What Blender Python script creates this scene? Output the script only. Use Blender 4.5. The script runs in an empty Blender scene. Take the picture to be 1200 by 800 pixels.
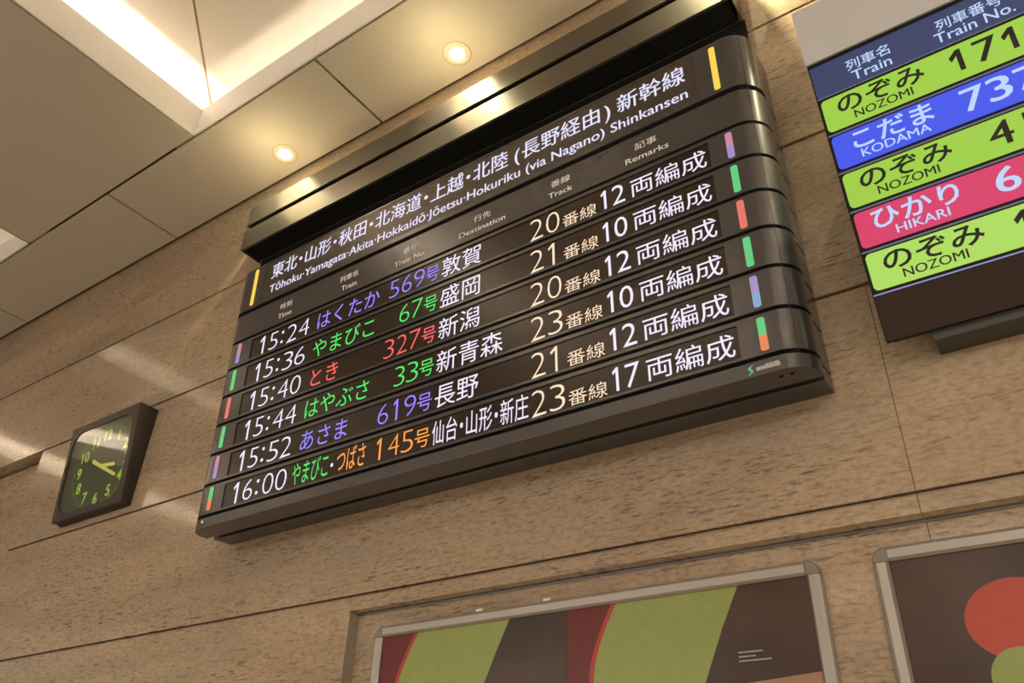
import bpy, bmesh, math, random
from mathutils import Matrix, Vector, Euler

# ------------------------------------------------------------------ camera, world, lights
sc = bpy.context.scene
COL = sc.collection
sc.view_settings.view_transform = 'Standard'
sc.view_settings.look = 'None'
sc.view_settings.gamma = 1.0
sc.view_settings.use_curve_mapping = False
sc.view_settings.exposure = 0.0

H = 4.802            # ceiling height
cam = bpy.data.cameras.new('camera')
cam.sensor_width = 36.0
cam.lens = 966.686 * 36.0 / 1200.0
cam.clip_start = 0.02
camo = bpy.data.objects.new('camera', cam)
COL.objects.link(camo)
RX = Vector((0.81950974, 0.57214268, 0.03250462))
UP = Vector((0.28625677, -0.4578386, 0.8416893))
FW = Vector((-0.49644824, 0.68046791, 0.53898291))
camo.matrix_world = Matrix(((RX.x, UP.x, -FW.x, 0.0), (RX.y, UP.y, -FW.y, -2.0), (RX.z, UP.z, -FW.z, 1.6), (0, 0, 0, 1)))
sc.camera = camo

world = bpy.data.worlds.new('concourse_air')
sc.world = world
world.use_nodes = True
bg = world.node_tree.nodes['Background']
bg.inputs['Color'].default_value = (1.0, 0.88, 0.76, 1)
bg.inputs['Strength'].default_value = 0.35

COVE_W = 74.0        # cove strips of the bright coffer
COVE_DIM = 24.0       # cove strips of the dimmer coffer at the left
DOWN_W = 420.0        # recessed downlights
HALO_W = 2.4  # unseen fill near each downlight, added for the ceiling glow
HALL_W = 700.0        # unseen overhead fill added behind the camera for the concourse


def area_light(name, loc, size_x, size_y, watts, color, rot):
    d = bpy.data.lights.new(name, 'AREA')
    d.shape = 'RECTANGLE'
    d.size = size_x
    d.size_y = size_y
    d.energy = watts
    d.color = color
    o = bpy.data.objects.new(name, d)
    o.location = loc
    o.rotation_euler = rot
    COL.objects.link(o)
    return o


WARM = (1.0, 0.80, 0.55)
for lx, ly in ((6.3, -9.5), (6.3, -15.2), (1.0, -15.4), (-8.5, -15.4), (-13.0, -15.0)):  # added area fill, no fixtures modelled in the ceiling here
    area_light('unseen_concourse_light', (lx, ly, 4.75), 4.0, 5.0, HALL_W, (1.0, 0.93, 0.84), (0, 0, 0))

area_light('unseen_concourse_light', (-0.95, -8.6, 4.78), 1.1, 1.6, 90.0, (1.0, 0.86, 0.66), (0, 0, 0))


# ------------------------------------------------------------------ materials
def lin(c):
    r = []
    for v in c:
        v = v / 255.0
        r.append(v / 12.92 if v <= 0.04045 else ((v + 0.055) / 1.055) ** 2.4)
    return (r[0], r[1], r[2], 1.0)


def new_mat(name):
    m = bpy.data.materials.new(name)
    m.use_nodes = True
    return m, m.node_tree, m.node_tree.nodes['Principled BSDF']


def plain(name, color, rough=0.5, metal=0.0, spec=0.5, grain=0.0, grain_scale=40.0):
    m, nt, p = new_mat(name)
    p.inputs['Base Color'].default_value = color
    p.inputs['Roughness'].default_value = rough
    p.inputs['Metallic'].default_value = metal
    p.inputs['Specular IOR Level'].default_value = spec
    if grain:
        tc = nt.nodes.new('ShaderNodeTexCoord')
        nz = nt.nodes.new('ShaderNodeTexNoise')
        nz.inputs['Scale'].default_value = grain_scale
        nz.inputs['Detail'].default_value = 6
        nt.links.new(tc.outputs['Object'], nz.inputs['Vector'])
        mx = nt.nodes.new('ShaderNodeMix')
        mx.data_type = 'RGBA'
        mx.inputs['A'].default_value = tuple(c * (1 - grain) for c in color[:3]) + (1,)
        mx.inputs['B'].default_value = tuple(min(1, c * (1 + grain)) for c in color[:3]) + (1,)
        nt.links.new(nz.outputs['Fac'], mx.inputs['Factor'])
        nt.links.new(mx.outputs['Result'], p.inputs['Base Color'])
    return m


def glow(name, color, strength=1.0, base=(0.02, 0.02, 0.02, 1)):
    m, nt, p = new_mat(name)
    p.inputs['Base Color'].default_value = base
    p.inputs['Roughness'].default_value = 0.5
    p.inputs['Emission Color'].default_value = color
    p.inputs['Emission Strength'].default_value = strength
    return m


def stone(name):
    m, nt, p = new_mat(name)
    N = nt.nodes.new
    L = nt.links.new
    tc = N('ShaderNodeTexCoord')

    def noise(sx, sz, scale, detail, rough=0.6, dist=0.0):
        mp = N('ShaderNodeMapping')
        mp.inputs['Scale'].default_value = (sx, 1.0, sz)
        mp.inputs['Rotation'].default_value = (0, 0.05, 0)
        L(tc.outputs['Object'], mp.inputs['Vector'])
        n = N('ShaderNodeTexNoise')
        n.inputs['Scale'].default_value = scale
        n.inputs['Detail'].default_value = detail
        n.inputs['Roughness'].default_value = rough
        n.inputs['Distortion'].default_value = dist
        L(mp.outputs['Vector'], n.inputs['Vector'])
        return n.outputs['Fac']

    def ramp(fac, stops):
        r = N('ShaderNodeValToRGB')
        e = r.color_ramp.elements
        while len(e) < len(stops):
            e.new(0.5)
        for el, (pos, col) in zip(e, stops):
            el.position = pos
            el.color = col
        L(fac, r.inputs['Fac'])
        return r.outputs['Color']

    def mix(mode, fac, a, b):
        mx = N('ShaderNodeMix')
        mx.data_type = 'RGBA'
        mx.blend_type = mode
        if isinstance(fac, float):
            mx.inputs['Factor'].default_value = fac
        else:
            L(fac, mx.inputs['Factor'])
        L(a, mx.inputs['A'])
        if isinstance(b, tuple):
            mx.inputs['B'].default_value = b
        else:
            L(b, mx.inputs['B'])
        return mx.outputs['Result']

    base = ramp(noise(0.5, 2.6, 1.5, 5, 0.6, 0.6), [(0.30, (0.36, 0.275, 0.195, 1)), (0.50, (0.45, 0.345, 0.240, 1)), (0.72, (0.53, 0.42, 0.305, 1))])
    # greyer clouds lying along the bedding
    cloud = ramp(noise(0.6, 2.2, 2.4, 6, 0.65, 0.3), [(0.50, (0, 0, 0, 1)), (0.68, (1, 1, 1, 1))])
    c = mix('MIX', mix('MULTIPLY', 1.0, cloud, (0.55, 0.55, 0.55, 1)), base, (0.35, 0.305, 0.265, 1))
    grain = ramp(noise(1.0, 2.2, 42.0, 5, 0.7), [(0.34, (0.70, 0.67, 0.64, 1)), (0.50, (0.97, 0.97, 0.97, 1)), (0.68, (1.12, 1.11, 1.1, 1))])
    c = mix('MULTIPLY', 0.85, c, grain)
    # thin dark streaks of mica running along the bedding, thicker in bands
    zone = ramp(noise(0.5, 2.6, 2.1, 4, 0.6), [(0.38, (0.30, 0.30, 0.30, 1)), (0.60, (1, 1, 1, 1))])
    spk = ramp(noise(1.0, 7.0, 15.0, 5, 0.7, 0.25), [(0.52, (0, 0, 0, 1)), (0.645, (1, 1, 1, 1))])
    c = mix('MIX', mix('MULTIPLY', 1.0, spk, zone), c, (0.145, 0.105, 0.085, 1))
    fine = ramp(noise(1.0, 4.5, 44.0, 3, 0.6), [(0.60, (0, 0, 0, 1)), (0.70, (0.9, 0.9, 0.9, 1))])
    c = mix('MIX', mix('MULTIPLY', 1.0, fine, zone), c, (0.13, 0.095, 0.075, 1))
    L(c, p.inputs['Base Color'])
    p.inputs['Roughness'].default_value = 0.07
    p.inputs['Specular IOR Level'].default_value = 0.22
    return m


M_STONE = stone('polished_granite')
M_JOINT = plain('dark_joint', (0.035, 0.022, 0.013, 1), 0.9)
M_CEIL = plain('ceiling_panel_cream', (0.62, 0.565, 0.49, 1), 0.55, 0, 0.3, 0.03, 60)
M_GAP = plain('ceiling_gap', (0.02, 0.014, 0.009, 1), 0.9)
M_RISER = plain('coffer_white', (0.80, 0.78, 0.76, 1), 0.5, 0, 0.3)
M_COFFER = plain('coffer_ceiling', (0.90, 0.83, 0.73, 1), 0.6, 0, 0.3)
M_SEAM = plain('coffer_seam', (0.30, 0.21, 0.09, 1), 0.5)
M_FLOOR = plain('floor_stone', (0.42, 0.37, 0.31, 1), 0.25, 0, 0.5, 0.08, 3)
M_BRONZE = plain('bronze_metal', (0.132, 0.129, 0.138, 1), 0.25, 0.7, 0.5, 0.03, 120)
M_BRONZE2 = plain('bronze_hood_metal', (0.185, 0.165, 0.142, 1), 0.34, 0.85, 0.5, 0.03, 120)
M_BLACK = plain('matte_black', (0.008, 0.008, 0.008, 1), 0.8, 0, 0.2)
M_SCREEN = plain('led_screen_brown', (0.024, 0.0115, 0.007, 1), 0.24, 0, 0.55)
M_PRINT = plain('printed_label_white', (0.93, 0.95, 1.0, 1), 0.6)
M_SILVER = plain('satin_aluminium', (0.37, 0.335, 0.30, 1), 0.38, 0.4, 0.5)
M_CORNER = plain('grey_plastic', (0.20, 0.185, 0.15, 1), 0.35, 0, 0.5)
M_TRIMRING = plain('cream_ring', (0.75, 0.68, 0.55, 1), 0.4)
M_HEADWHITE = plain('pale_grey_enamel', (0.63, 0.65, 0.69, 1), 0.45, 0, 0.4)
M_SIGNBLACK = plain('sign_black', (0.009, 0.008, 0.009, 1), 0.5, 0, 0.2)
M_SIGNBROWN = plain('sign_bezel_brown', (0.034, 0.019, 0.013, 1), 0.5, 0.0, 0.2, 0.05, 200)
M_BRACKET = plain('bracket_grey', (0.06, 0.06, 0.056, 1), 0.5)
M_CASE = plain('clock_case_brown', (0.045, 0.033, 0.026, 1), 0.42, 0.2, 0.5)
M_CASESIDE = plain('clock_side_black', (0.030, 0.025, 0.022, 1), 0.5)
M_DIAL = plain('clock_dial_green', (0.040, 0.060, 0.020, 1), 0.7)

W_LED = glow('led_white', lin((238, 231, 252)), 1.0)
W_TRK = glow('led_cream', lin((252, 224, 194)), 1.0)
W_HDR = glow('led_cool_white', lin((230, 228, 255)), 1.0)
LAV = glow('led_lavender', lin((140, 124, 246)), 1.1)
GRN = glow('led_green', lin((62, 222, 96)), 1.0)
RED = glow('led_red', lin((246, 92, 94)), 1.0)
ORG = glow('led_orange', lin((255, 158, 66)), 1.0)
YEL = glow('lamp_yellow', lin((250, 208, 80)), 1.0)
L_PINK = glow('lamp_pink', lin((196, 130, 160)), 1.0)
L_LILAC = glow('lamp_lilac', lin((158, 140, 190)), 1.0)
L_GREEN = glow('lamp_green', lin((92, 200, 122)), 1.0)
L_RED = glow('lamp_salmon', lin((224, 112, 100)), 1.0)
L_BLUE = glow('lamp_pale_blue', lin((128, 162, 200)), 1.0)
L_ORANGE = glow('lamp_orange', lin((226, 128, 80)), 1.0)
S_LIME = glow('screen_lime', lin((152, 202, 62)), 1.0)
S_LIME2 = glow('screen_lime_light', lin((168, 216, 88)), 1.0)
S_BLUE = glow('screen_blue', lin((50, 78, 232)), 1.0)
S_PINK = glow('screen_crimson', lin((212, 48, 100)), 1.0)
S_NAVY = glow('screen_navy', lin((36, 52, 96)), 1.0)
S_TEXT = glow('screen_pale_blue_text', lin((186, 210, 250)), 1.0)
S_INK = plain('screen_black_text', (0.010, 0.007, 0.006, 1), 0.6)
S_LINE = glow('screen_grey_line', lin((92, 92, 112)), 1.0)
S_LINE2 = glow('screen_lilac_line', lin((142, 138, 190)), 1.0)
C_NUM = glow('clock_lime', lin((150, 200, 40)), 0.9)
C_HAND = glow('clock_hand_lime', lin((196, 196, 70)), 0.9)
LAMP = glow('lamp_bulb', (1.0, 0.93, 0.80, 1), 9.0)

m, nt, p = new_mat('clock_glass')
p.inputs['Base Color'].default_value = (1, 1, 1, 1)
p.inputs['Roughness'].default_value = 0.03
p.inputs['IOR'].default_value = 1.5
tr = nt.nodes.new('ShaderNodeBsdfTransparent')
gl = nt.nodes.new('ShaderNodeBsdfGlossy')
gl.inputs['Roughness'].default_value = 0.02
fr = nt.nodes.new('ShaderNodeLayerWeight')
fr.inputs['Blend'].default_value = 0.5
pw = nt.nodes.new('ShaderNodeMath')
pw.operation = 'POWER'
pw.inputs[1].default_value = 4.0
ad = nt.nodes.new('ShaderNodeMath')
ad.operation = 'MULTIPLY_ADD'
ad.inputs[1].default_value = 0.85
ad.inputs[2].default_value = 0.05
ms = nt.nodes.new('ShaderNodeMixShader')
nt.links.new(fr.outputs['Facing'], pw.inputs[0])
nt.links.new(pw.outputs[0], ad.inputs[0])
nt.links.new(ad.outputs[0], ms.inputs[0])
nt.links.new(tr.outputs[0], ms.inputs[1])
nt.links.new(gl.outputs[0], ms.inputs[2])
nt.links.new(ms.outputs[0], nt.nodes['Material Output'].inputs['Surface'])
M_GLASS = m

m, nt, p = new_mat('poster_brown_print')
tc = nt.nodes.new('ShaderNodeTexCoord')
nz = nt.nodes.new('ShaderNodeTexNoise')
nz.inputs['Scale'].default_value = 3.0
nz.inputs['Detail'].default_value = 3
rp = nt.nodes.new('ShaderNodeValToRGB')
rp.color_ramp.elements[0].position = 0.35
rp.color_ramp.elements[0].color = (0.034, 0.019, 0.013, 1)
rp.color_ramp.elements[1].position = 0.70
rp.color_ramp.elements[1].color = (0.085, 0.047, 0.032, 1)
nt.links.new(tc.outputs['Object'], nz.inputs['Vector'])
nt.links.new(nz.outputs['Fac'], rp.inputs['Fac'])
nt.links.new(rp.outputs['Color'], p.inputs['Base Color'])
p.inputs['Roughness'].default_value = 0.30
p.inputs['Specular IOR Level'].default_value = 0.3
M_POSTER = m
P_RED = plain('poster_dark_red', (0.130, 0.017, 0.014, 1), 0.32, 0, 0.3, 0.12, 30)
P_EDGE = plain('poster_bright_red', (0.40, 0.030, 0.022, 1), 0.38)
P_GREEN = plain('poster_green', (0.27, 0.32, 0.095, 1), 0.32, 0, 0.3, 0.12, 30)
P_TABLE = plain('poster_tan', (0.34, 0.17, 0.11, 1), 0.38, 0, 0.5, 0.08, 20)
P_WHITE = plain('poster_white_marks', (0.5, 0.48, 0.45, 1), 0.5)


# ------------------------------------------------------------------ mesh helpers
class MB:
    def __init__(self):
        self.v = []
        self.f = []
        self.mi = []

    def add(self, verts, faces, mi=0):
        o = len(self.v)
        self.v += [tuple(q) for q in verts]
        self.f += [tuple(i + o for i in f) for f in faces]
        self.mi += [mi] * len(faces)

    def box(self, x0, x1, y0, y1, z0, z1, mi=0):
        x0, x1 = min(x0, x1), max(x0, x1)
        y0, y1 = min(y0, y1), max(y0, y1)
        z0, z1 = min(z0, z1), max(z0, z1)
        v = [(x, y, z) for z in (z0, z1) for y in (y0, y1) for x in (x0, x1)]
        self.add(v, [(0, 2, 3, 1), (4, 5, 7, 6), (0, 1, 5, 4), (2, 6, 7, 3), (0, 4, 6, 2), (1, 3, 7, 5)], mi)

    def prism(self, pts, fn, a, b, mi=0):
        """closed outline pts (p, q) swept between a and b; fn(p, q, t) gives the point"""
        n = len(pts)
        v = [fn(p, q, a) for p, q in pts] + [fn(p, q, b) for p, q in pts]
        f = [tuple(range(n))[::-1], tuple(range(n, 2 * n))]
        for i in range(n):
            j = (i + 1) % n
            f.append((i, j, n + j, n + i))
        self.add(v, f, mi)

    def lathe(self, prof, c, seg=40, mi=0):
        """profile (r, z) about a vertical axis through c"""
        n = len(prof)
        v = []
        for k in range(seg):
            a = 2 * math.pi * k / seg
            for r, z in prof:
                v.append((c[0] + r * math.cos(a), c[1] + r * math.sin(a), c[2] + z))
        f = []
        for k in range(seg):
            k2 = (k + 1) % seg
            for i in range(n - 1):
                f.append((k * n + i, k * n + i + 1, k2 * n + i + 1, k2 * n + i))
        self.add(v, f, mi)

    def build(self, name, mats, parent=None, bevel=0.0, seg=2, smooth=False, merge=False):
        me = bpy.data.meshes.new(name)
        me.from_pydata(self.v, [], self.f)
        for q in (mats if isinstance(mats, (list, tuple)) else [mats]):
            me.materials.append(q)
        me.polygons.foreach_set('material_index', self.mi)
        bm = bmesh.new()
        bm.from_mesh(me)
        if merge:
            bmesh.ops.remove_doubles(bm, verts=bm.verts, dist=1e-5)
        bmesh.ops.recalc_face_normals(bm, faces=bm.faces)
        bm.to_mesh(me)
        bm.free()
        if smooth:
            for q in me.polygons:
                q.use_smooth = True
        o = bpy.data.objects.new(name, me)
        COL.objects.link(o)
        if parent is not None:
            o.parent = parent
        if bevel:
            md = o.modifiers.new('bevel', 'BEVEL')
            md.width = bevel
            md.segments = seg
            md.limit_method = 'ANGLE'
            md.angle_limit = math.radians(40)
        return o


def smooth_angle(o, deg=35):
    me = o.data
    for q in me.polygons:
        q.use_smooth = True
    try:
        me.set_sharp_from_angle(angle=math.radians(deg))
    except Exception:
        pass
    return o


def tag(o, label=None, cat=None, group=None, kind=None):
    if label:
        o['label'] = label
    if cat:
        o['category'] = cat
    if group:
        o['group'] = group
    if kind:
        o['kind'] = kind
    return o


def empty(name, loc, rx=0.0):
    o = bpy.data.objects.new(name, None)
    o.location = loc
    o.rotation_euler = (rx, 0, 0)
    o.empty_display_size = 0.1
    COL.objects.link(o)
    return o


def rounded_rect(x0, x1, z0, z1, r, seg=8):
    r = min(r, (x1 - x0) / 2 - 1e-5, (z1 - z0) / 2 - 1e-5)
    out = []
    for cx, cz, a0 in ((x1 - r, z0 + r, -90), (x1 - r, z1 - r, 0), (x0 + r, z1 - r, 90), (x0 + r, z0 + r, 180)):
        for k in range(seg + 1):
            a = math.radians(a0 + 90 * k / seg)
            out.append((cx + r * math.cos(a), cz + r * math.sin(a)))
    return out


# ------------------------------------------------------------------ lettering
_glyph = {}


def glyph(s, weight=0.0):
    key = (s, weight)
    if key not in _glyph:
        cu = bpy.data.curves.new('lettering', 'FONT')
        cu.body = s
        cu.size = 1.0
        cu.resolution_u = 3
        cu.offset = weight
        o = bpy.data.objects.new('lettering', cu)
        COL.objects.link(o)
        dg = bpy.context.evaluated_depsgraph_get()
        dg.update()
        me = bpy.data.meshes.new_from_object(o.evaluated_get(dg))
        _glyph[key] = ([tuple(q.co) for q in me.vertices], [tuple(q.vertices) for q in me.polygons])
        bpy.data.objects.remove(o)
        bpy.data.curves.remove(cu)
        bpy.data.meshes.remove(me)
    return _glyph[key]


CAP = max(q[1] for q in glyph('H')[0])


class Face:
    """a flat face to letter on: local x along it, v up it, n out of it"""

    def __init__(self, cx, n):
        self.cx = cx
        self.n = n

    def pt(self, x, v, dn=0.0):
        return (x - self.cx, -(self.n + dn), v)

    def latin(self, mb, s, x0, x1, base, cap, weight=0.0, dn=0.0012, mi=0):
        v, f = glyph(s, weight)
        a = min(q[0] for q in v)
        b = max(q[0] for q in v)
        sx = (x1 - x0) / (b - a)
        sz = cap / CAP
        mb.add([self.pt(x0 + (q[0] - a) * sx, base + q[1] * sz, dn) for q in v], f, mi)

    def digit(self, mb, ch, x0, x1, base, cap, weight=0.0, stroke=0.0105, dn=0.0012):
        if ch != '1':
            return self.latin(mb, ch, x0, x1, base, cap, weight, dn)
        t = base + cap
        # a plain one: upright stroke with a slanted flag
        o = [(x1 - stroke, base), (x1, base), (x1, t), (x1 - stroke * 0.85, t), (x0, t - (x1 - x0) * 0.62), (x0 + stroke * 0.35, t - (x1 - x0) * 0.62 - stroke * 1.05), (x1 - stroke, t - stroke * 1.45)]
        mb.add([self.pt(p, q, dn) for p, q in o], [(0, 1, 2, 6), (2, 3, 6), (3, 4, 5, 6)])

    def heavy(self, fn, mb, s, x0, x1, base, size, dx):
        """a heavier cut of the same lettering: each stroke widened sideways"""
        fn(mb, s, x0 - dx, x1 - dx, base, size, 0.0, 0.0012)
        fn(mb, s, x0 + dx, x1 + dx, base, size, 0.0, 0.0013)

    def cells(self, mb, s, x0, x1, base, em, weight=0.0, dn=0.0012, mi=0):
        """full-width characters in equal cells; dots and brackets take half a cell"""
        half = '・()'
        tot = sum(0.5 if ch in half else 1.0 for ch in s)
        w = (x1 - x0) / tot
        x = x0
        for ch in s:
            cw = w * (0.5 if ch in half else 1.0)
            if ch != ' ':
                v, f = glyph(ch, weight)
                if ch in half:
                    a = min(q[0] for q in v)
                    b = max(q[0] for q in v)
                    k = w if ch == '・' else w * 1.05
                    mid = (a + b) / 2
                    mb.add([self.pt(x + cw / 2 + (q[0] - mid) * k, base + (q[1] + 0.10 if ch != '・' else q[1] + 0.12) * em, dn) for q in v], f, mi)
                else:
                    mb.add([self.pt(x + q[0] * w, base + (q[1] + 0.12) * em, dn) for q in v], f, mi)
            x += cw

    def plate(self, mb, x0, x1, v0, v1, dn=0.0, th=0.004, r=0.0, mi=0):
        if r <= 0:
            a = self.pt(x0, v0, dn)
            b = self.pt(x1, v1, dn - th)
            mb.box(a[0], b[0], a[1], b[1], a[2], b[2], mi)
        else:
            mb.prism(rounded_rect(x0, x1, v0, v1, r), lambda p, q, t: self.pt(p, q, t), dn - th, dn, mi)


# ------------------------------------------------------------------ the setting
JOINTS = [0.0, 0.571, 1.171, 1.771, 2.371, 2.973, 3.571, 4.172, 4.93]
RX0, RX1, RZ = -2.090, 4.2, 2.3165     # poster recess: left, right, top
LX1, LZ = -4.802, 3.567                # recess at the far left
REC_D, LREC_D = 0.045, 0.078


def slab(mb, x0, x1, z0, z1, y=0.0, lip=True):
    g = 0.0018
    c = 0.009 if lip else 0.002
    pr = [(y, z0 + g), (y, z1 - c - g), (y + c, z1 - g), (y + 0.03, z1 - g), (y + 0.03, z0 + g)]
    mb.prism(pr, lambda p, q, t: (t, p, q), x0 + 0.0008, x1 - 0.0008, 0)


wall = MB()
WX0, WX1 = -16.0, 9.0
for i in range(len(JOINTS) - 1):
    z0, z1 = JOINTS[i], JOINTS[i + 1]
    cuts = [WX0, -9.6, WX1] if i >= 5 else [WX0, -9.6, -0.282, WX1]
    for a, b in zip(cuts[:-1], cuts[1:]):
        # cut by the two recesses
        spans = [(a, b, z0, z1)]
        out = []
        for (xa, xb, za, zb) in spans:
            lo = max(xa, LX1) if za < LZ - 0.01 and za >= 1.1 else xa
            if lo >= xb:
                continue
            if zb <= RZ + 0.001 and za >= 1.1:
                if lo < RX0 and min(xb, RX0) > lo:
                    out.append((lo, min(xb, RX0), za, zb))
                if xb > RX1:
                    out.append((max(lo, RX1), xb, za, zb))
            elif za < RZ < zb:
                if lo < RX0:
                    out.append((lo, min(xb, RX0), za, zb))
                m0 = max(lo, RX0)
                if xb > m0:
                    out.append((m0, min(xb, RX1), RZ, zb))
                if xb > RX1:
                    out.append((max(lo, RX1), xb, za, zb))
            else:
                out.append((lo, xb, za, zb))
        for q in out:
            slab(wall, *q)
# backing behind the joints
wall.box(RX1, WX1, 0.010, 0.2, 0, 4.93, 1)
wall.box(LX1, RX0 - 0.03, 0.010, 0.2, 0, 4.93, 1)
wall.box(RX0 - 0.03, RX1, 0.010, 0.2, RZ + 0.02, 4.93, 1)
wall.box(RX0 - 0.03, RX1, 0.029, 0.2, RZ + 0.001, RZ + 0.02, 0)
wall.box(RX0 - 0.03, RX0 - 0.001, 0.010, 0.2, 0, RZ + 0.001, 0)
wall.box(RX0, RX1, 0.010, 0.2, 0, 1.1, 1)
wall.box(WX0, LX1, 0.010, 0.2, LZ + 0.02, 4.93, 1)
wall.box(WX0, LX1, 0.029, 0.2, LZ + 0.003, LZ + 0.02, 0)
wall.box(WX0, LX1, 0.010, 0.2, 0, 1.1, 1)
# recess backs and returns
for a, b in ((RX0, -0.282), (-0.282, RX1)):
    wall.box(a + 0.0008, b - 0.0008, REC_D, 0.19, 1.1, RZ + 0.02, 0)
wall.box(RX0 - 0.001, RX0, 0.0, REC_D + 0.01, 1.175, RZ, 2)
wall.box(WX0, LX1, LREC_D, 0.19, 1.1, LZ + 0.02, 0)
wall.build('wall_back', [M_STONE, M_JOINT, plain('honed_granite_edge', (0.34, 0.29, 0.235, 1), 0.6, 0, 0.3, 0.25, 90)])
bpy.data.objects['wall_back']['kind'] = 'structure'

trim = MB()
trim.box(RX0 + 0.001, RX1, REC_D - 0.006, REC_D, RZ - 0.006, RZ - 0.001)
tag(trim.build('trim_1', plain('recess_metal_strip', (0.30, 0.31, 0.36, 1), 0.35, 0.8)), kind='structure')
trim = MB()
trim.box(WX0, LX1 - 0.002, LREC_D - 0.006, LREC_D, LZ - 0.012, LZ - 0.003)
tag(trim.build('trim_2', plain('recess_metal_strip_dull', (0.20, 0.19, 0.18, 1), 0.4, 0.8)), kind='structure')

wr = MB()
wr.box(9.0, 9.2, -18, 0.2, 0, 4.93)  # out of view, added to block open-side glare on the bronze
tag(wr.build('unseen_wall_right', M_STONE), kind='structure')
fl = MB()
fl.box(-16, 9, -18, 0.0, -0.1, 0.0)
tag(fl.build('floor', M_FLOOR), kind='structure')

# coffers: (x0, x1, y0, y1, watts)
YC = -0.489
COFFERS = [(-3.234, -1.42, -4.3, YC, COVE_W), (-6.12, -4.867, -4.3, YC, COVE_DIM), (-8.80, -6.87, -4.3, YC, COVE_W), (0.21, 2.02, -4.3, YC, COVE_W)]
ceil = MB()


def ceiling_panel(x0, x1, y0, y1):
    g = 0.0075
    ceil.box(x0 + g, x1 - g, y0 + g, y1 - g, H, H + 0.02, 0)


STRIP = [-16, -13.5, -11.0, -9.2, -7.45, -5.77, -4.03, -2.327, -0.60, 1.10, 2.8, 4.5, 6.2, 9]
for a, b in zip(STRIP[:-1], STRIP[1:]):
    ceiling_panel(a, b, YC, -0.010)
XE = [-16] + [q for c in sorted(COFFERS) for q in c[:2]] + [9]
for a, b in zip(XE[0::2], XE[1::2]):
    ceiling_panel(a, b, -4.3, YC)
for a, b in zip(STRIP[:-1], STRIP[1:]):
    ceiling_panel(a, b, -7.0, -4.3)
    ceiling_panel(a, b, -10.0, -7.0)
    ceiling_panel(a, b, -18.0, -10.0)
# dark plenum above the panel gaps (left open over the coffers)
PL = 0.045
ceil.box(-16, 9, YC + 0.012, 0.2, H + PL, H + PL + 0.02, 1)
for a, b in zip(XE[0::2], XE[1::2]):
    ceil.box(a + 0.012 if a > -16 else a, b - 0.012 if b < 9 else b, -4.3, YC + 0.012, H + PL, H + PL + 0.02, 1)
ceil.box(-16, 9, -18, -4.312, H + PL, H + PL + 0.02, 1)
ce = ceil.build('ceiling', [M_CEIL, M_GAP], bevel=0.0025, seg=2)
tag(ce, kind='structure')

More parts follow.
